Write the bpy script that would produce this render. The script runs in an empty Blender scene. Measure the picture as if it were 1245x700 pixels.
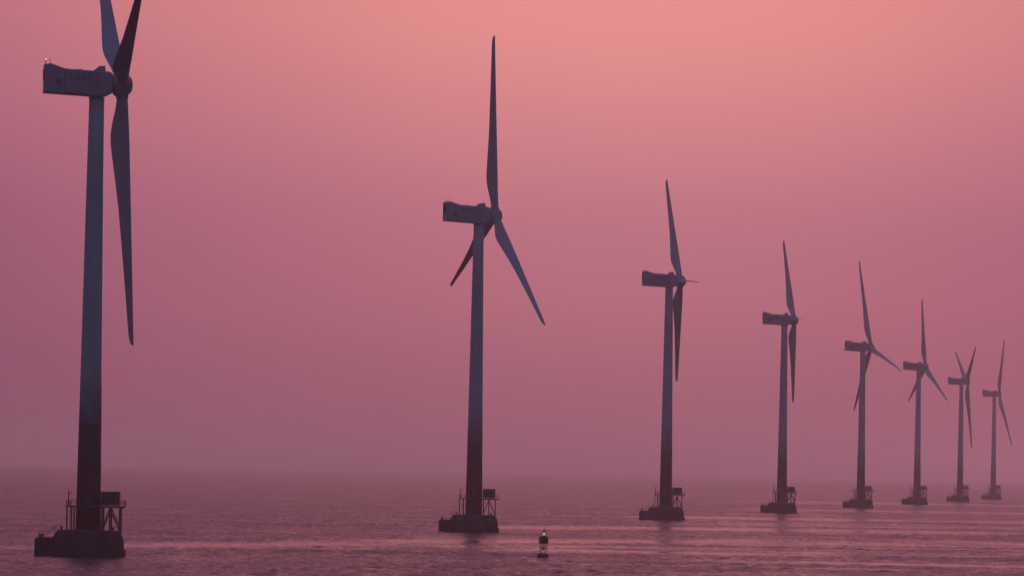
import bpy, bmesh, math, random
import numpy as np
from mathutils import Vector, Matrix

random.seed(4)
scene = bpy.context.scene
C = scene.collection
R = math.radians

# ------------------------------------------------------------------ camera
F_PX = 6460.8                     # focal length in pixels of a 1245 px wide frame
PITCH, ROLL, CAM_H = R(1.9626), R(0.9969), 17.69
cam_data = bpy.data.cameras.new('camera')
cam_data.sensor_width = 36.0
cam_data.lens = F_PX * 36.0 / 1245.0
cam_data.clip_start, cam_data.clip_end = 1.0, 200000.0
cam = bpy.data.objects.new('camera', cam_data)
C.objects.link(cam)
_f = Vector((0, math.cos(PITCH), math.sin(PITCH)))
_u0 = Vector((0, -math.sin(PITCH), math.cos(PITCH)))
_r = Vector((math.cos(ROLL), 0, 0)) + _u0 * math.sin(ROLL)
_u = Vector((-math.sin(ROLL), 0, 0)) + _u0 * math.cos(ROLL)
_m = Matrix.Identity(4)
for _i in range(3):
    _m[_i][0], _m[_i][1], _m[_i][2] = _r[_i], _u[_i], -_f[_i]
_m[2][3] = CAM_H
cam.matrix_world = _m
scene.camera = cam

# ------------------------------------------------------------------ dusk sky
SUN_AZ, SUN_EL = R(14), R(3.0)    # the sun has gone into the haze, right of the view axis
sun_dir = Vector((math.sin(SUN_AZ) * math.cos(SUN_EL), math.cos(SUN_AZ) * math.cos(SUN_EL), math.sin(SUN_EL)))
GLOW_AZ, GLOW_EL = R(1.2), R(4.2)
glow_dir = Vector((math.sin(GLOW_AZ) * math.cos(GLOW_EL), math.cos(GLOW_AZ) * math.cos(GLOW_EL), math.sin(GLOW_EL)))

world = bpy.data.worlds.new('World')
scene.world = world
world.use_nodes = True
nt = world.node_tree
nt.nodes.clear()
N, L = nt.nodes.new, nt.links.new
out = N('ShaderNodeOutputWorld')
sky = N('ShaderNodeTexSky')
sky.sky_type = 'NISHITA'
sky.sun_disc = False
sky.sun_elevation, sky.sun_rotation = SUN_EL, SUN_AZ
sky.air_density, sky.dust_density, sky.ozone_density = 2.0, 4.0, 4.0
bg_sky = N('ShaderNodeBackground')
bg_sky.inputs['Strength'].default_value = 0.004
L(sky.outputs['Color'], bg_sky.inputs['Color'])
tc = N('ShaderNodeTexCoord')
dot = N('ShaderNodeVectorMath'); dot.operation = 'DOT_PRODUCT'
dot.inputs[1].default_value = glow_dir
L(tc.outputs['Generated'], dot.inputs[0])
ang = N('ShaderNodeMath'); ang.operation = 'ARCCOSINE'
L(dot.outputs['Value'], ang.inputs[0])

def ramp_deg(src, lo, hi, stops):
    """colour ramp over an angle in degrees"""
    mr = N('ShaderNodeMapRange')
    mr.inputs['From Min'].default_value, mr.inputs['From Max'].default_value = R(lo), R(hi)
    L(src, mr.inputs['Value'])
    ramp = N('ShaderNodeValToRGB')
    ramp.color_ramp.interpolation = 'CARDINAL'
    els = ramp.color_ramp.elements
    while len(els) < len(stops):
        els.new(0.5)
    for e, (d, c) in zip(els, stops):
        e.position = (d - lo) / (hi - lo)
        e.color = (*c, 1)
    L(mr.outputs['Result'], ramp.inputs['Fac'])
    return ramp.outputs['Color']

# afterglow: brightest where the sun went down, falling to a dim blue dusk on the far side
GLOW = [(0, (0.93, 0.335, 0.31)), (3, (0.83, 0.29, 0.28)), (7, (0.58, 0.187, 0.235)), (13, (0.39, 0.135, 0.225)), (25, (0.21, 0.092, 0.205)),
        (45, (0.09, 0.058, 0.13)), (80, (0.043, 0.064, 0.122)), (180, (0.041, 0.076, 0.142))]
# thick air low down takes light out of the sky in every direction
LOW = [(-5, (0.40, 0.36, 0.56)), (0, (0.46, 0.415, 0.57)), (1.5, (0.565, 0.515, 0.70)), (3.0, (0.66, 0.63, 0.82)), (4.6, (0.90, 0.89, 0.94)), (6.5, (1, 1, 1)), (15, (1, 1, 1))]
glow_col = ramp_deg(ang.outputs['Value'], 0, 180, GLOW)
sep = N('ShaderNodeSeparateXYZ')
L(tc.outputs['Generated'], sep.inputs[0])
asn = N('ShaderNodeMath'); asn.operation = 'ARCSINE'
L(sep.outputs['Z'], asn.inputs[0])
low_col = ramp_deg(asn.outputs['Value'], -5, 15, LOW)
mul = N('ShaderNodeMixRGB'); mul.blend_type = 'MULTIPLY'; mul.inputs['Fac'].default_value = 1.0
L(glow_col, mul.inputs['Color1']); L(low_col, mul.inputs['Color2'])
bg_glow = N('ShaderNodeBackground')
bg_glow.inputs['Strength'].default_value = 1.0
L(mul.outputs['Color'], bg_glow.inputs['Color'])
add = N('ShaderNodeAddShader')
L(bg_sky.outputs[0], add.inputs[0]); L(bg_glow.outputs[0], add.inputs[1])
L(add.outputs[0], out.inputs['Surface'])

sun_data = bpy.data.lights.new('sun', 'SUN')
sun_data.energy, sun_data.angle, sun_data.color = 0.54, R(10), (1.0, 0.37, 0.41)
sun = bpy.data.objects.new('sun', sun_data)
C.objects.link(sun)
sun.rotation_euler = (-sun_dir).to_track_quat('-Z', 'Y').to_euler()

vs = scene.view_settings
vs.view_transform, vs.look, vs.exposure, vs.gamma = 'Standard', 'None', 0.0, 1.0
vs.use_curve_mapping = False
scene.cycles.use_denoising = True
scene.cycles.max_bounces = 5
scene.cycles.volume_bounces = 1
scene.cycles.use_adaptive_sampling = False

# ------------------------------------------------------------------ materials
def mat(name, color, rough=0.6, metal=0.0, wear=0.25, scale=0.8, stretch=(1, 1, 1), bump=0.0, dirt=None):
    m = bpy.data.materials.new(name)
    m.use_nodes = True
    t = m.node_tree
    b = t.nodes['Principled BSDF']
    b.inputs['Roughness'].default_value = rough
    b.inputs['Metallic'].default_value = metal
    g = t.nodes.new('ShaderNodeTexCoord')
    mp = t.nodes.new('ShaderNodeMapping')
    mp.inputs['Scale'].default_value = stretch
    t.links.new(g.outputs['Object'], mp.inputs['Vector'])
    n = t.nodes.new('ShaderNodeTexNoise')
    n.inputs['Scale'].default_value = scale
    n.inputs['Detail'].default_value = 6
    t.links.new(mp.outputs['Vector'], n.inputs['Vector'])
    r = t.nodes.new('ShaderNodeValToRGB')
    d = dirt or tuple(c * (1 - wear) for c in color)
    r.color_ramp.elements[0].position, r.color_ramp.elements[1].position = 0.32, 0.62
    r.color_ramp.elements[0].color = (*d, 1)
    r.color_ramp.elements[1].color = (*color, 1)
    t.links.new(n.outputs['Fac'], r.inputs['Fac'])
    t.links.new(r.outputs['Color'], b.inputs['Base Color'])
    if bump:
        bp = t.nodes.new('ShaderNodeBump')
        bp.inputs['Strength'].default_value = bump
        bp.inputs['Distance'].default_value = 0.05
        t.links.new(n.outputs['Fac'], bp.inputs['Height'])
        t.links.new(bp.outputs['Normal'], b.inputs['Normal'])
    return m

def glow(name, color, strength):
    m = bpy.data.materials.new(name)
    m.use_nodes = True
    t = m.node_tree
    b = t.nodes['Principled BSDF']
    b.inputs['Base Color'].default_value = (*color, 1)
    b.inputs['Emission Color'].default_value = (*color, 1)
    b.inputs['Emission Strength'].default_value = strength
    return m

M = dict(
    tower=mat('tower_paint', (0.56, 0.60, 0.66), 0.5, wear=0.22, scale=0.5, stretch=(1, 1, 0.12), dirt=(0.47, 0.49, 0.52)),
    base=mat('red_paint', (0.05, 0.024, 0.024), 0.65, wear=0.5, scale=0.7, stretch=(1, 1, 0.2), dirt=(0.04, 0.028, 0.028)),
    nacelle=mat('nacelle_paint', (0.42, 0.46, 0.51), 0.5, wear=0.10, scale=0.6, stretch=(0.4, 1, 1)),
    blade=mat('blade_gelcoat', (0.54, 0.58, 0.63), 0.5, wear=0.15, scale=0.3),
    concrete=mat('concrete', (0.055, 0.055, 0.06), 0.9, wear=0.5, scale=0.35, bump=0.5, dirt=(0.032, 0.032, 0.032)),
    algae=mat('tidal_growth', (0.022, 0.024, 0.02), 0.7, wear=0.5, scale=1.2, bump=0.8),
    rubber=mat('rubber', (0.025, 0.025, 0.027), 0.8, scale=2),
    steel=mat('galvanised_steel', (0.11, 0.10, 0.10), 0.6, 0.2, wear=0.5, scale=2, dirt=(0.06, 0.035, 0.028)),
    cabinet=mat('cabinet_paint', (0.06, 0.068, 0.07), 0.7, wear=0.3, scale=1.0, stretch=(1, 1, 0.3)),
    blue=mat('lettering_blue', (0.22, 0.27, 0.42), 0.5, wear=0.2),
    emblem=mat('emblem_red', (0.32, 0.28, 0.33), 0.5, wear=0.2),
    buoy=mat('buoy_paint', (0.11, 0.07, 0.025), 0.5, wear=0.4, scale=3),
    buoy_mark=mat('topmark_red', (0.45, 0.04, 0.04), 0.5, wear=0.3, scale=3),
    buoy_leg=mat('buoy_leg_paint', (0.45, 0.42, 0.42), 0.5, wear=0.4, scale=3),
    beacon=glow('beacon_light', (1.0, 0.76, 0.68), 1.6),
    beacon_dim=glow('beacon_light_dim', (1.0, 0.72, 0.70), 1.2),
    lantern=glow('lantern_light', (1.0, 0.76, 0.60), 0.5),
)

# ------------------------------------------------------------------ mesh helpers
def mesh_from(bm, name, material, smooth=False):
    me = bpy.data.meshes.new(name)
    bmesh.ops.recalc_face_normals(bm, faces=bm.faces)
    bm.to_mesh(me); bm.free()
    me.materials.append(material)
    if smooth:
        for p in me.polygons:
            p.use_smooth = True
    return me

def box(bm, x0, x1, y0, y1, z0, z1):
    v = [bm.verts.new((x, y, z)) for z in (z0, z1) for y in (y0, y1) for x in (x0, x1)]
    for f in ((0, 1, 3, 2), (4, 6, 7, 5), (0, 4, 5, 1), (2, 3, 7, 6), (0, 2, 6, 4), (1, 5, 7, 3)):
        bm.faces.new([v[i] for i in f])

def tube(bm, a, b, r0, r1=None, n=8):
    a, b = Vector(a), Vector(b)
    r1 = r0 if r1 is None else r1
    q = (b - a).to_track_quat('Z', 'Y')
    rings = []
    for p, r in ((a, r0), (b, r1)):
        rings.append([bm.verts.new(p + q @ Vector((r * math.cos(2 * math.pi * k / n), r * math.sin(2 * math.pi * k / n), 0))) for k in range(n)])
    for k in range(n):
        bm.faces.new((rings[0][k], rings[0][(k + 1) % n], rings[1][(k + 1) % n], rings[1][k]))
    bm.faces.new(rings[0][::-1]); bm.faces.new(rings[1])

def lathe(bm, prof, n=48, cap0=True, cap1=True):
    rings = []
    for r, z in prof:
        if r < 1e-6:
            rings.append([bm.verts.new((0, 0, z))])
        else:
            rings.append([bm.verts.new((r * math.cos(2 * math.pi * k / n), r * math.sin(2 * math.pi * k / n), z)) for k in range(n)])
    for A, B in zip(rings, rings[1:]):
        for k in range(n):
            k2 = (k + 1) % n
            if len(A) == 1:
                bm.faces.new((A[0], B[k2], B[k]))
            elif len(B) == 1:
                bm.faces.new((A[k], A[k2], B[0]))
            else:
                bm.faces.new((A[k], A[k2], B[k2], B[k]))
    if cap0 and len(rings[0]) > 1: bm.faces.new(rings[0][::-1])
    if cap1 and len(rings[-1]) > 1: bm.faces.new(rings[-1])

def bevel(bm, w, seg=2):
    bmesh.ops.bevel(bm, geom=bm.edges[:], offset=w, segments=seg, affect='EDGES', profile=0.6, clamp_overlap=True)

def part(name, me, parent, loc=(0, 0, 0), mw=None):
    o = bpy.data.objects.new(name, me)
    C.objects.link(o)
    o.parent = parent
    if mw is not None:
        o.matrix_local = mw
    else:
        o.location = loc
    return o

def build(fn, name, material, smooth=False, bev=None):
    bm = bmesh.new()
    fn(bm)
    if bev:
        bevel(bm, *bev)
    return mesh_from(bm, name, material, smooth)

# ------------------------------------------------------------------ sea
# one sheet: a fine grid of real waves where the camera looks, flat strips out to the horizon
rng = np.random.default_rng(11)
xs = np.concatenate([np.arange(-560, -150, 4.0), np.arange(-150, 190, 0.8), np.arange(190, 760.1, 3.0)])
ys = [800.0]
while ys[-1] < 5200:
    ys.append(ys[-1] + max(2.0, 0.0022 * (ys[-1] - 600)))
ys = np.array(ys)
X, Y = np.meshgrid(xs, ys)
CX, CY = np.meshgrid(np.gradient(xs), np.gradient(ys))      # cell size, so that no wave is finer than the grid can carry

def value_noise(x, y, sx, sy, seed):
    g = np.random.default_rng(seed).random((64, 64))
    u, v = x / sx, y / sy
    i, j = np.floor(u).astype(int), np.floor(v).astype(int)
    fu, fv = u - i, v - j
    fu, fv = fu * fu * (3 - 2 * fu), fv * fv * (3 - 2 * fv)
    a = g[i % 64, j % 64]; b = g[(i + 1) % 64, j % 64]
    c = g[i % 64, (j + 1) % 64]; d = g[(i + 1) % 64, (j + 1) % 64]
    return (a * (1 - fu) + b * fu) * (1 - fv) + (c * (1 - fu) + d * fu) * fv

def streak(x, y, x0, y0, x1, y1, w, soft):
    """calm slick running from (x0, y0) to (x1, y1) on the water, half-width w metres"""
    t = np.clip((x - x0) / (x1 - x0), -0.3, 1.3)
    yc = y0 + (y1 - y0) * t + 10 * (value_noise(x, 0 * x, 37, 1, 77) - 0.5)
    inside = np.clip((t + soft) / soft, 0, 1) * np.clip((1 + soft - t) / soft, 0, 1)
    ww = w * (0.55 + 0.9 * value_noise(x + 999, 0 * x, 45, 1, 78))
    return np.exp(-((y - yc) / ww) ** 2) * inside

calm = np.zeros_like(X)
# slicks on the water: x and y of both ends, half-width in metres, softness of the ends, strength
for *st, amt in ((-80, 1150, -8, 1310, 60, .4, .62), (-60, 1215, 30, 1265, 22, .4, .5), (-10, 1640, 40, 1690, 40, .3, .75), (-22, 1300, 66, 1420, 40, .3, .70),
                 (8, 1195, 64, 1185, 26, .3, .65), (28, 1370, 150, 1410, 38, .3, .55), (50, 1690, 180, 1740, 44, .3, .60),
                 (84, 2140, 230, 2190, 55, .3, .60), (150, 2700, 300, 2760, 80, .3, .55), (-14, 1225, 16, 1245, 28, .3, .55),
                 (90, 1900, 220, 1930, 45, .3, .45), (60, 1070, 130, 1085, 16, .3, .40), (200, 3500, 420, 3600, 130, .3, .45)):
    calm = np.maximum(calm, amt * streak(X, Y, *st))
n2 = value_noise(X + 0.4 * Y, Y, 70, 11, 21) * 0.6 + value_noise(X - 0.3 * Y, Y, 26, 6, 22) * 0.4
n1 = value_noise(X + 0.3 * Y, Y, 120, 30, 5) * 0.4 + value_noise(X + 0.2 * Y, Y, 45, 14, 6) * 0.35 + value_noise(X, Y, 7, 9, 8) * 0.25
right = np.clip((X / np.maximum(Y, 1) + 0.02) / 0.10, 0, 1)
calm = np.clip(calm * (0.08 + 0.9 * n1 + 1.1 * n2) + np.clip((n1 - 0.50) * (0.4 + 1.7 * right), 0, 0.45), 0, 1)

calm = np.maximum(calm, 0.10 * np.clip((Y - 2400) / 2600, 0, 1))
Z = np.zeros_like(X)
for k in range(60):
    lam = 2.0 * (6.0 ** rng.random())
    th = rng.normal(R(188), R(42))          # wind sea from the right, the way the rotors face
    kx, ky = 2 * math.pi / lam * math.cos(th), 2 * math.pi / lam * math.sin(th)
    cell = np.maximum(CX * abs(math.cos(th)), CY * abs(math.sin(th)))
    fade = np.clip((lam / cell - 2.2) / 1.2, 0, 1)
    Z += 0.0043 * lam ** 0.95 * fade * np.sin(kx * X + ky * Y + 6.283 * rng.random())
Z *= 0.35 + 1.0 * value_noise(X, Y, 60, 40, 9)
Z *= 1 - 0.9 * calm
edge = np.minimum.reduce([(X - xs[0]) / 60, (xs[-1] - X) / 60, (Y - ys[0]) / 80, (ys[-1] - Y) / 400])
Z *= np.clip(edge, 0, 1)

ny, nx = X.shape
co = np.stack([X, Y, Z], -1).reshape(-1, 3)
idx = np.arange(nx * ny).reshape(ny, nx)
quads = np.stack([idx[:-1, :-1], idx[:-1, 1:], idx[1:, 1:], idx[1:, :-1]], -1).reshape(-1, 4)
FAR = 60000.0
x0, x1, y0, y1 = xs[0], xs[-1], ys[0], ys[-1]
ring = np.array([(-FAR, -3000, 0), (FAR, -3000, 0), (FAR, FAR, 0), (-FAR, FAR, 0),
                 (x0, y0, 0), (x1, y0, 0), (x1, y1, 0), (x0, y1, 0)])
b0 = len(co)
rq = np.array([(0, 1, 5, 4), (1, 2, 6, 5), (2, 3, 7, 6), (3, 0, 4, 7)]) + b0
co = np.concatenate([co, ring]); quads = np.concatenate([quads, rq])
sea_me = bpy.data.meshes.new('sea')
sea_me.vertices.add(len(co)); sea_me.vertices.foreach_set('co', co.astype(np.float32).ravel())
sea_me.loops.add(quads.size); sea_me.loops.foreach_set('vertex_index', quads.astype(np.int32).ravel())
sea_me.polygons.add(len(quads)); sea_me.polygons.foreach_set('loop_start', (np.arange(len(quads)) * 4).astype(np.int32))
sea_me.polygons.foreach_set('use_smooth', np.ones(len(quads), dtype=bool))
sea_me.update(calc_edges=True)
at = sea_me.attributes.new('calm', 'FLOAT', 'POINT')
at.data.foreach_set('value', np.concatenate([calm.ravel(), np.full(8, 0.10)]).astype(np.float32))

def sea_material():
    m = bpy.data.materials.new('sea_water')
    m.use_nodes = True
    t = m.node_tree
    n, l = t.nodes.new, t.links.new
    b = t.nodes['Principled BSDF']
    b.inputs['Base Color'].default_value = (0.007, 0.011, 0.034, 1)
    b.inputs['IOR'].default_value = 1.333
    a = n('ShaderNodeAttribute'); a.attribute_name = 'calm'
    ro = n('ShaderNodeMapRange')
    ro.inputs['To Min'].default_value, ro.inputs['To Max'].default_value = 0.44, 0.10
    ro.inputs['From Min'].default_value = -0.5
    g = n('ShaderNodeTexCoord')
    # wind ripples come and go in patches: roughness varies over a few metres and over tens of metres
    acc = a.outputs['Fac']
    for sc, amt in ((1.2, 1.3), (0.5, 1.3), (0.06, 0.7)):
        mp = n('ShaderNodeMapping'); mp.inputs['Scale'].default_value = (1, 0.22, 1)
        l(g.outputs['Object'], mp.inputs['Vector'])
        no = n('ShaderNodeTexNoise'); no.inputs['Scale'].default_value = sc; no.inputs['Detail'].default_value = 2
        l(mp.outputs['Vector'], no.inputs['Vector'])
        sb = n('ShaderNodeMath'); sb.operation = 'SUBTRACT'; sb.inputs[1].default_value = 0.5
        l(no.outputs['Fac'], sb.inputs[0])
        ma = n('ShaderNodeMath'); ma.operation = 'MULTIPLY_ADD'; ma.inputs[1].default_value = amt
        l(sb.outputs[0], ma.inputs[0]); l(acc, ma.inputs[2])
        acc = ma.outputs[0]
    l(acc, ro.inputs['Value']); l(ro.outputs['Result'], b.inputs['Roughness'])
    prev = None
    for sc, st, dist, detail in ((0.9, (1, 0.35, 1), 0.10, 2), (0.16, (1, 0.5, 1), 0.35, 3)):
        mp = n('ShaderNodeMapping'); mp.inputs['Scale'].default_value = st
        mp.inputs['Rotation'].default_value = (0, 0, R(8))
        l(g.outputs['Object'], mp.inputs['Vector'])
        no = n('ShaderNodeTexNoise'); no.inputs['Scale'].default_value = sc; no.inputs['Detail'].default_value = detail
        l(mp.outputs['Vector'], no.inputs['Vector'])
        bp = n('ShaderNodeBump'); bp.inputs['Distance'].default_value = dist
        st_ = n('ShaderNodeMapRange')
        st_.inputs['To Min'].default_value, st_.inputs['To Max'].default_value = 0.9, 0.12
        l(a.outputs['Fac'], st_.inputs['Value']); l(st_.outputs['Result'], bp.inputs['Strength'])
        l(no.outputs['Fac'], bp.inputs['Height'])
        if prev is not None:
            l(prev, bp.inputs['Normal'])
        prev = bp.outputs['Normal']
    l(prev, b.inputs['Normal'])
    return m
sea_me.materials.append(sea_material())
sea = bpy.data.objects.new('sea', sea_me)
C.objects.link(sea)
sea['kind'] = 'structure'

# ------------------------------------------------------------------ wind turbine meshes
HUB_Z, TOP_Z, RED_Z, CAP_Z, DECK_Z = 90.0, 87.4, 25.2, 4.9, 9.55
def tower_r(z):
    return 2.40 + (1.43 - 2.40) * (z - CAP_Z) / (TOP_Z - CAP_Z)

ME = {}
ME['foundation'] = build(lambda bm: lathe(bm, [(6.9, 0.9), (6.92, 2.7), (6.75, 3.4), (6.5, 4.0), (5.9, 4.8), (5.7, CAP_Z)], 40), 'foundation', M['concrete'])
ME['tidal_skirt'] = build(lambda bm: lathe(bm, [(6.7, -2.0), (7.02, -0.2), (7.03, 0.6), (6.93, 0.93)], 40, True, False), 'tidal_skirt', M['algae'])
def _landing(bm):
    box(bm, -9.6, -6.3, -3.6, 3.6, -1.0, 3.45)
ME['boat_landing'] = build(_landing, 'boat_landing', M['concrete'], bev=(0.10, 1))
ME['fender'] = build(lambda bm: box(bm, -0.17, 0.17, -0.25, 0.25, -1.0, 3.2), 'fender', M['rubber'], bev=(0.06, 1))
ME['side_fender'] = build(lambda bm: box(bm, -0.35, 0.35, -2.2, 2.2, -1.0, 1.35), 'side_fender', M['rubber'], bev=(0.1, 1))
def _bollard(bm):
    lathe(bm, [(0.20, 0), (0.20, 0.45), (0.30, 0.5), (0.30, 0.66), (0.12, 0.72)], 12)
ME['bollard'] = build(_bollard, 'bollard', M['steel'])
def _slope_rail(bm):
    P = [(-9.2, 3.45), (-7.6, 3.45), (-6.2, CAP_Z - 0.3), (-4.9, CAP_Z)]
    for x, z in P:
        tube(bm, (x, 0, z - 0.25), (x, 0, z + 1.1), 0.045, n=6)
    for h in (0.55, 1.1):
        for (xa, za), (xb, zb) in zip(P, P[1:]):
            tube(bm, (xa, 0, za + h), (xb, 0, zb + h), 0.035, n=6)
ME['stair_railing'] = build(_slope_rail, 'stair_railing', M['steel'])

ME['tower'] = build(lambda bm: lathe(bm, [(tower_r(z), z) for z in np.linspace(RED_Z, TOP_Z, 7)], 48), 'tower', M['tower'], True)
ME['tower_base'] = build(lambda bm: lathe(bm, [(tower_r(z) + 0.004, z) for z in np.linspace(CAP_Z - 0.05, RED_Z, 4)], 48), 'tower_base', M['base'], True)
def _flange(z, grow):
    def f(bm):
        r = tower_r(z)
        lathe(bm, [(r - 0.05, z - 0.10), (r + grow, z - 0.10), (r + grow, z + 0.10), (r - 0.05, z + 0.10)], 40, False, False)
    return f
ME['base_flange'] = build(_flange(CAP_Z + 0.10, 0.30), 'base_flange', M['steel'])
ME['flange_ring'] = [build(_flange(z, 0.035), 'flange_ring', M['tower']) for z in (46.0, 66.5)]
ME['yaw_ring'] = build(_flange(TOP_Z - 0.12, 0.12), 'yaw_ring', M['steel'])
def _door(bm):
    y = -tower_r(DECK_Z + 1)
    box(bm, -0.45, 0.45, y - 0.10, y + 0.12, DECK_Z + 0.25, DECK_Z + 2.35)
ME['door'] = build(_door, 'door', M['cabinet'], bev=(0.04, 1))

def _deck(bm):
    # ring walkway round the tower with a rectangular bay that carries the cabinet
    n = 24
    ri, ro = 2.42, 4.35
    vi, vo = [], []
    for z in (DECK_Z - 0.28, DECK_Z):
        for k in range(n):
            a = 2 * math.pi * k / n
            vi.append(bm.verts.new((ri * math.cos(a), ri * math.sin(a), z)))
            vo.append(bm.verts.new((ro * math.cos(a), ro * math.sin(a), z)))
    for k in range(n):
        q = (k + 1) % n
        bm.faces.new((vi[n + k], vo[n + k], vo[n + q], vi[n + q]))
        bm.faces.new((vi[k], vi[q], vo[q], vo[k]))
        bm.faces.new((vo[k], vo[q], vo[n + q], vo[n + k]))
        bm.faces.new((vi[k], vi[n + k], vi[n + q], vi[q]))
    box(bm, 2.5, 7.1, -2.6, 2.6, DECK_Z - 0.32, DECK_Z + 0.004)
ME['deck'] = build(_deck, 'deck', M['steel'])
def _post(bm):
    tube(bm, (0, 0, 0), (0, 0, 1), 0.15, n=8)
ME['post'] = build(_post, 'post', M['steel'])
ME['thin_post'] = build(lambda bm: tube(bm, (0, 0, 0), (0, 0, 1), 0.09, n=6), 'thin_post', M['steel'])
def _brace(a, b):
    return build(lambda bm: tube(bm, a, b, 0.12, n=8), 'brace', M['steel'])
ME['brace'] = [_brace((4.2, y, DECK_Z - 0.4), p) for y in (-2.2, 2.2) for p in ((2.7, y, 5.2), (6.05, y, 5.0))]
def _railing(bm):
    # ring rail, open where the bay joins, then round the bay
    pts = []
    for k in range(0, 17):
        a = R(40 + k * 17.5)
        pts.append((4.25 * math.cos(a), 4.25 * math.sin(a)))
    for x, y in pts:
        tube(bm, (x, y, DECK_Z), (x, y, DECK_Z + 1.15), 0.04, n=6)
    for h in (0.55, 1.12):
        for (xa, ya), (xb, yb) in zip(pts, pts[1:]):
            tube(bm, (xa, ya, DECK_Z + h), (xb, yb, DECK_Z + h), 0.033, n=6)
ME['railing'] = build(_railing, 'railing', M['steel'])
def _bay_railing(bm):
    bay = [(5.2, 2.5), (6.5, 2.5), (7.0, 2.5), (7.0, 0.85), (7.0, -0.85), (7.0, -2.5), (6.5, -2.5), (5.2, -2.5)]
    for x, y in bay:
        tube(bm, (x, y, DECK_Z), (x, y, DECK_Z + 1.15), 0.04, n=6)
    for h in (0.55, 1.12):
        for (xa, ya), (xb, yb) in zip(bay, bay[1:]):
            tube(bm, (xa, ya, DECK_Z + h), (xb, yb, DECK_Z + h), 0.033, n=6)
ME['bay_railing'] = build(_bay_railing, 'bay_railing', M['steel'])
ME['cabinet'] = build(lambda bm: box(bm, 2.5, 6.05, -1.9, 1.9, DECK_Z + 0.12, DECK_Z + 2.62), 'cabinet', M['cabinet'], bev=(0.05, 1))
ME['cabinet_roof'] = build(lambda bm: box(bm, 2.44, 6.12, -2.0, 2.0, DECK_Z + 2.62, DECK_Z + 2.76), 'roof', M['steel'], bev=(0.04, 1))
ME['cabinet_door'] = build(lambda bm: box(bm, -0.75, 0.75, -0.05, 0.05, 0, 2.0), 'cabinet_door', M['cabinet'], bev=(0.03, 1))
ME['louvre'] = build(lambda bm: box(bm, -0.55, 0.55, -0.04, 0.04, 0, 0.09), 'louvre', M['steel'])
def _davit(bm):
    tube(bm, (0, 0, 0), (0, 0, 2.9), 0.10, n=8)
    tube(bm, (0, 0, 2.3), (0.9, 0, 2.75), 0.06, n=6)
    tube(bm, (0, 0, 2.85), (0.0, 0, 3.4), 0.03, n=6)
ME['davit'] = build(_davit, 'davit', M['steel'])
def _ladder(bm):
    for y in (-0.25, 0.25):
        tube(bm, (0, y, 0), (0, y, 5.6), 0.04, n=6)
    for k in range(14):
        tube(bm, (0, -0.25, 0.3 + 0.4 * k), (0, 0.25, 0.3 + 0.4 * k), 0.025, n=5)
ME['ladder'] = build(_ladder, 'ladder', M['steel'])

# nacelle: side profile (x along the rotor axis, z above the hub line) swept across its width with rounded shoulders
PROF = [(-10.2, -1.95), (-10.15, 3.45), (-9.0, 3.66), (-8.0, 3.3), (-6.5, 2.78), (-4.8, 2.62), (-0.9, 2.46), (0.9, 2.45), (2.3, 2.35),
        (2.9, 1.9), (2.95, -1.6), (2.1, -2.1), (1.2, -2.45), (-0.7, -2.52), (-1.8, -2.32)]
def _nacelle(bm):
    secs = [(-2.2, 0.90), (-1.95, 0.98), (-1.6, 1.0), (1.6, 1.0), (1.95, 0.98), (2.2, 0.90)]
    rings = []
    for y, s in secs:
        rings.append([bm.verts.new((-3.6 + (x + 3.6) * (0.5 + 0.5 * s) if x > -9 else x + (1 - s) * 0.8, y, z * s)) for x, z in PROF])
    n = len(PROF)
    for A, B in zip(rings, rings[1:]):
        for k in range(n):
            bm.faces.new((A[k], A[(k + 1) % n], B[(k + 1) % n], B[k]))
    bm.faces.new(rings[0]); bm.faces.new(rings[-1][::-1])
ME['nacelle'] = build(_nacelle, 'nacelle', M['nacelle'])
def _hood(bm):
    P = [(-1.0, 2.30), (-0.5, 2.75), (0.25, 3.38), (1.35, 3.45), (1.55, 2.30)]
    rings = [[bm.verts.new((x, y, z)) for x, z in P] for y in (-1.5, 1.5)]
    for k in range(5):
        bm.faces.new((rings[0][k], rings[0][(k + 1) % 5], rings[1][(k + 1) % 5], rings[1][k]))
    bm.faces.new(rings[0]); bm.faces.new(rings[1][::-1])
ME['hood'] = build(_hood, 'hood', M['nacelle'], bev=(0.07, 2))
ME['roof_hatch'] = build(lambda bm: box(bm, -4.2, -2.9, -0.7, 0.7, 2.50, 2.74), 'roof_hatch', M['nacelle'], bev=(0.05, 1))
def _rear_vent(bm):
    box(bm, -10.26, -10.10, -1.5, 1.5, 0.5, 2.6)
ME['rear_vent'] = build(_rear_vent, 'rear_vent', M['cabinet'], bev=(0.03, 1))
ME['panel_seam'] = build(lambda bm: box(bm, -0.03, 0.03, -2.215, -2.15, -1.9, 2.15), 'panel_seam', M['cabinet'])
ME['light_pole'] = build(lambda bm: tube(bm, (-9.9, -0.6, 3.3), (-9.9, -0.6, 4.35), 0.05, n=6), 'light_pole', M['steel'])
def _mast(bm):
    tube(bm, (-9.9, 0.8, 3.3), (-9.9, 0.8, 5.0), 0.04, n=6)
    tube(bm, (-9.0, 0.8, 3.4), (-9.0, 0.8, 4.9), 0.04, n=6)
    tube(bm, (-9.9, 0.8, 4.4), (-9.0, 0.8, 4.4), 0.03, n=6)
ME['sensor_mast'] = build(_mast, 'sensor_mast', M['steel'])
def _lamp(bm):
    bmesh.ops.create_icosphere(bm, subdivisions=2, radius=0.13, matrix=Matrix.Translation((-9.9, -0.6, 4.45)))
ME['warning_light'] = {True: build(_lamp, 'warning_light', M['beacon'], True), False: build(_lamp, 'warning_light', M['beacon_dim'], True)}
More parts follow.
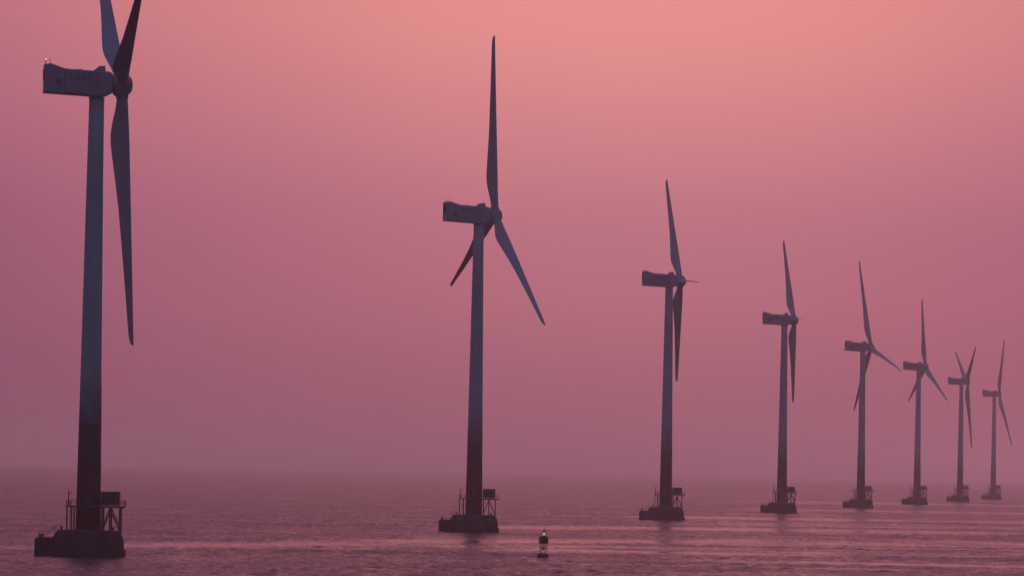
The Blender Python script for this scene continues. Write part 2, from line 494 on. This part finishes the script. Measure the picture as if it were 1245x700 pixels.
def _letters(bm):
    # four block characters, each a few crossed strokes, on the side wall
    y0, y1 = -2.235, -2.19
    rr = random.Random(3)
    for k in range(4):
        cx = -5.25 + 1.22 * k
        for z in (0.45, 0.95, 1.42):
            if rr.random() < 0.9:
                w = rr.uniform(0.34, 0.5)
                box(bm, cx - w, cx + w, y0, y1, z, z + 0.15)
        for dx in (-0.3, 0.02, 0.34):
            if rr.random() < 0.75:
                box(bm, cx + dx - 0.07, cx + dx + 0.07, y0 - 0.004, y1, 0.40 + rr.uniform(0, .3), 1.62)
ME['lettering'] = build(_letters, 'lettering', M['blue'])
def _emblem(bm):
    n = 24
    a = [[bm.verts.new((-7.6 + 0.62 * math.cos(2 * math.pi * k / n), y, 0.15 + 0.78 * math.sin(2 * math.pi * k / n))) for k in range(n)] for y in (-2.23, -2.17)]
    bm.faces.new(a[0]); bm.faces.new(a[1][::-1])
    for k in range(n):
        bm.faces.new((a[0][k], a[0][(k + 1) % n], a[1][(k + 1) % n], a[1][k]))
ME['emblem'] = build(_emblem, 'emblem', M['emblem'])

# hub: axis along +Z of the mesh, origin at the rotor centre
def _hub(bm):
    lathe(bm, [(1.75, -1.75), (2.05, -1.45), (2.18, -0.6), (2.18, 0.35), (2.05, 0.95), (1.75, 1.45), (1.25, 1.85), (0.65, 2.1), (0.0, 2.18)], 32)
ME['hub'] = build(_hub, 'hub', M['nacelle'], True)
ME['blade_root'] = build(lambda bm: lathe(bm, [(1.22, 1.2), (1.22, 2.5), (1.12, 2.55)], 24), 'root_collar', M['nacelle'], True)

def _blade(bm, RAD=50.0):
    # local x = leading edge, y = thickness, z = span
    st = [(1.6, 2.15, 1.0), (3.0, 2.2, 0.95), (4.8, 2.55, 0.72), (7.0, 3.15, 0.46), (9.2, 3.58, 0.33), (11.2, 3.65, 0.28), (14, 3.38, 0.25),
          (18, 2.95, 0.22), (23, 2.45, 0.20), (29, 2.05, 0.18), (35, 1.68, 0.17), (41, 1.34, 0.16), (45.5, 1.10, 0.16), (48.2, 0.92, 0.16), (49.4, 0.70, 0.16), (49.85, 0.45, 0.18), (50, 0.15, 0.2)]
    n = 20
    rings = []
    for z, c, th in st:
        u = z / RAD
        tw = R(11) * (1 - u) ** 2 - R(1)
        le = 1.08 - 0.62 * max(0, (z - 11) / 39)          # leading edge almost straight, the trailing edge carries the belly
        cw = min(1.0, max(0.0, (z - 3.0) / 6.0))           # circle blends into an airfoil
        ring = []
        for k in range(n):
            a = 2 * math.pi * k / n
            xc = 0.5 + 0.5 * math.cos(a)                   # 1 at the leading edge
            yt_c = 0.5 * math.sin(a)
            d = 1 - xc
            yt_a = 1.35 * (0.2969 * math.sqrt(d) - 0.126 * d - 0.3516 * d * d + 0.2843 * d ** 3 - 0.1036 * d ** 4) * 3.7 * (1 if a <= math.pi else -0.8)
            y = (yt_c * (1 - cw) + yt_a * cw * 0.5 * 1.0) * c * th
            x = le - (1 - xc) * c
            cs, sn = math.cos(tw), math.sin(tw)
            ring.append(bm.verts.new((x * cs - y * sn, x * sn + y * cs - 0.9 * u * u, z)))
        rings.append(ring)
    for A, B in zip(rings, rings[1:]):
        for k in range(n):
            bm.faces.new((A[k], A[(k + 1) % n], B[(k + 1) % n], B[k]))
    bm.faces.new(rings[0][::-1]); bm.faces.new(rings[-1])
ME['blade'] = build(_blade, 'blade', M['blade'], True)

# ------------------------------------------------------------------ the turbines
# x, y, yaw, rotor azimuth, rotor radius, overhang, light bright?, label
TURBINES = [
    (-80.02, 1014.3, 9.7, 70.5, 50.7, 4.75, True, 'nearest and tallest wind turbine at far left, upper blades cut off by the picture edge'),
    (-9.76, 1511.2, 17.4, 7.6, 51.4, 4.75, False, 'wind turbine just left of the buoy, one blade straight up, faint lettering on nacelle'),
    (59.28, 2003.0, 7.1, -28.6, 44.4, 4.2, False, 'third wind turbine from left, first one right of the buoy, sharp blade pointing right'),
    (127.76, 2485.1, 4.4, -31.1, 44.1, 4.5, False, 'fourth wind turbine from left, short blade spike rising slightly to the right of its hub'),
    (197.63, 2983.4, 15.1, -15.2, 50.5, 4.8, False, 'fifth wind turbine from left, its lower right blade almost touching the next nacelle'),
    (267.85, 3487.2, 14.8, -1.0, 44.8, 4.7, True, 'hazy wind turbine third from right, blades in an even upside-down Y'),
    (339.38, 3998.0, 5.5, 57.9, 50.0, 4.5, False, 'hazy wind turbine second from right with two blades up in a V and one down'),
    (414.96, 4553.7, 11.6, 26.5, 52.0, 4.2, True, 'farthest, smallest and faintest wind turbine at the right end of the row'),
]
TILT = R(4.3)

def frame(xv, yv, zv, loc):
    m = Matrix.Identity(4)
    for i in range(3):
        m[i][0], m[i][1], m[i][2], m[i][3] = xv[i], yv[i], zv[i], loc[i]
    return m

for x, y, yaw, az, rad, oh, bright, label in TURBINES:
    t = bpy.data.objects.new('wind_turbine', None)
    C.objects.link(t)
    t.location = (x, y, 0)
    t.empty_display_size = 5
    t['label'], t['category'], t['group'] = label, 'wind turbine', 'offshore wind turbines in a receding row'

    fo = part('foundation', ME['foundation'], t)
    part('tidal_skirt', ME['tidal_skirt'], fo)
    bl = part('boat_landing', ME['boat_landing'], fo)
    for yy in (-3.0, -1.5, 0.0, 1.5, 3.0):
        part('fender', ME['fender'], fo, (-9.72, yy, 0))
    for xx in (-8.8, -7.6):
        part('fender', ME['fender'], fo, (xx, -3.72, 0))
    part('side_fender', ME['side_fender'], fo, (6.85, 0, 0))
    for p in ((-8.9, -2.6, 3.44), (-8.9, 2.6, 3.44), (-4.9, -2.2, CAP_Z - 0.02), (4.9, -2.4, CAP_Z - 0.02)):
        part('bollard', ME['bollard'], fo, p)
    for yy in (-2.9,):
        part('stair_railing', ME['stair_railing'], fo, (0, yy, 0))

    tb = part('tower_base', ME['tower_base'], t)
    part('base_flange', ME['base_flange'], tb)
    part('door', ME['door'], tb)
    tw = part('tower', ME['tower'], t)
    for me in ME['flange_ring']:
        part('flange_ring', me, tw)
    part('yaw_ring', ME['yaw_ring'], tw)

    pl = part('work_platform', ME['deck'], t)
    part('railing', ME['railing'], pl)
    part('railing', ME['bay_railing'], pl)
    for px, py, z0, k in ((-4.1, 0.0, CAP_Z - 0.05, 'post'), (-2.95, 3.0, CAP_Z - 0.05, 'post'), (-2.95, -3.0, CAP_Z - 0.05, 'post'),
                          (2.75, -2.2, CAP_Z - 0.05, 'post'), (2.75, 2.2, CAP_Z - 0.05, 'post'), (4.25, -2.2, CAP_Z - 0.05, 'post'), (4.25, 2.2, CAP_Z - 0.05, 'post'),
                          (6.1, -2.2, 4.0, 'post'), (6.1, 2.2, 4.0, 'post')):
        o = part('post', ME[k], pl, (px, py, z0))
        o.scale = (1, 1, DECK_Z - 0.3 - z0)
    for me in ME['brace']:
        part('brace', me, pl)
    part('davit', ME['davit'], pl, (-3.9, 0.6, DECK_Z - 0.05))
    part('ladder', ME['ladder'], pl, (-3.3, -2.0, CAP_Z - 0.05))

    ca = part('equipment_cabinet', ME['cabinet'], t)
    part('roof', ME['cabinet_roof'], ca)
    for dx in (3.4, 5.15):
        part('cabinet_door', ME['cabinet_door'], ca, (dx, -1.92, DECK_Z + 0.4))
    for k in range(5):
        part('louvre', ME['louvre'], ca, (5.15, -1.985, DECK_Z + 1.3 + 0.2 * k))

    cy, sy = math.cos(R(yaw)), math.sin(R(yaw))
    na = part('nacelle', ME['nacelle'], t, mw=Matrix.Translation((0, 0, HUB_Z)) @ Matrix.Rotation(R(yaw), 4, 'Z'))
    for nm in ('hood', 'roof_hatch', 'rear_vent', 'sensor_mast', 'light_pole', 'lettering', 'emblem'):
        part(nm, ME[nm], na)
    part('warning_light', ME['warning_light'][bright], na)
    for sx in (-6.3, -0.2):
        part('panel_seam', ME['panel_seam'], na, (sx, 0, 0))

    ax = Vector((cy * math.cos(TILT), sy * math.cos(TILT), math.sin(TILT)))
    hz = Vector((sy, -cy, 0))
    up = ax.cross(hz)
    if up.z < 0:
        up = -up
    hp = Vector((oh * cy, oh * sy, HUB_Z))
    yv = ax.cross(hz)
    part('hub', ME['hub'], t, mw=frame(hz, yv, ax, hp))
    for j in range(3):
        a = R(az + 120 * j)
        span = up * math.cos(a) + hz * math.sin(a)
        pitch = R(4)                                      # blades feathered: chord along the rotor axis
        tang = span.cross(ax).normalized()
        lead = (ax * math.cos(pitch) + tang * math.sin(pitch)).normalized()
        thick = span.cross(lead).normalized()
        m = frame(lead, thick, span, hp)
        b = part('blade', ME['blade'], t, mw=m @ Matrix.Diagonal((1, 1, rad / 50.0, 1)))
        part('root_collar', ME['blade_root'], b)

# ------------------------------------------------------------------ buoy
bu = bpy.data.objects.new('navigation_buoy', None)
C.objects.link(bu)
BU_Y = 17.69 * F_PX / (677.2 - 571.8) 
bu.location = ((660 - 622.5 + 0.0174 * 327) / F_PX * BU_Y, BU_Y, 0.0)
bu.rotation_euler = (R(1.5), R(1.0), R(20))
bu['label'] = 'small dark navigation buoy with lit lamp and red topmark floating between turbines'
bu['category'] = 'buoy'
S = BU_Y / F_PX / 1.0              # metres per photo pixel there
hull = part('hull', build(lambda bm: lathe(bm, [(0.5, -0.9), (0.95, -0.6), (1.12, -0.3), (1.15, 0.62), (1.08, 0.82), (0.9, 0.9)], 28), 'hull', M['buoy']), bu)
part('hull_band', build(lambda bm: lathe(bm, [(1.10, 0.22), (1.17, 0.26), (1.17, 0.40), (1.10, 0.44)], 28, False, False), 'hull_band', M['rubber']), hull)
leg_me = []
for k in range(4):
    a = R(45 + 90 * k)
    leg_me.append(build(lambda bm: tube(bm, (0.86 * math.cos(a), 0.86 * math.sin(a), 0.74), (0.66 * math.cos(a), 0.66 * math.sin(a), 4.1), 0.085, n=8), 'leg', M['buoy_leg']))
for me in leg_me:
    part('leg', me, bu)
part('bell', build(lambda bm: lathe(bm, [(0.0, 1.62), (0.26, 1.68), (0.30, 1.85), (0.20, 2.1), (0.08, 2.2), (0.03, 3.1)], 16), 'bell', M['rubber'], True), bu)
for k in range(4):
    a = R(90 * k)
    def _pan(bm, a=a):
        box(bm, -0.70, 0.70, -0.03, 0.03, 2.9, 4.25)
        bmesh.ops.transform(bm, verts=bm.verts, matrix=Matrix.Rotation(a, 4, 'Z') @ Matrix.Translation((0, -0.735, 0)))
    part('daymark_panel', build(_pan, 'daymark_panel', M['buoy']), bu)
def _ring(bm):
    for k in range(4):
        a, b2 = R(45 + 90 * k), R(135 + 90 * k)
        tube(bm, (0.78 * math.cos(a), 0.78 * math.sin(a), 2.1), (0.78 * math.cos(b2), 0.78 * math.sin(b2), 2.1), 0.04, n=6)
part('cage_ring', build(_ring, 'cage_ring', M['buoy_leg']), bu)
part('lamp_stand', build(lambda bm: lathe(bm, [(0.80, 4.2), (0.80, 4.28), (0.42, 4.5), (0.30, 4.62)], 16), 'lamp_stand', M['buoy']), bu)
part('lantern', build(lambda bm: lathe(bm, [(0.20, 4.62), (0.23, 4.7), (0.23, 4.98), (0.12, 5.12)], 16), 'lantern', M['lantern'], True), bu)
part('topmark', build(lambda bm: lathe(bm, [(0.04, 5.12), (0.04, 5.22), (0.34, 5.24), (0.0, 5.85)], 16), 'topmark', M['buoy_mark']), bu)

# ------------------------------------------------------------------ dusk haze
bm = bmesh.new()
box(bm, -FAR - 500, FAR + 500, -3500, FAR + 500, -3.0, 150.0)
hm = bpy.data.materials.new('haze_air')
hm.use_nodes = True
ht = hm.node_tree
ht.nodes.clear()
ho = ht.nodes.new('ShaderNodeOutputMaterial')
pv = ht.nodes.new('ShaderNodeVolumePrincipled')
pv.inputs['Color'].default_value = (0.96, 0.92, 0.95, 1)
pv.inputs['Density'].default_value = 0.96e-4
pv.inputs['Anisotropy'].default_value = 0.6
ht.links.new(pv.outputs[0], ho.inputs['Volume'])
haze = bpy.data.objects.new('haze', mesh_from(bm, 'haze', hm))
C.objects.link(haze)
haze['kind'] = 'stuff'
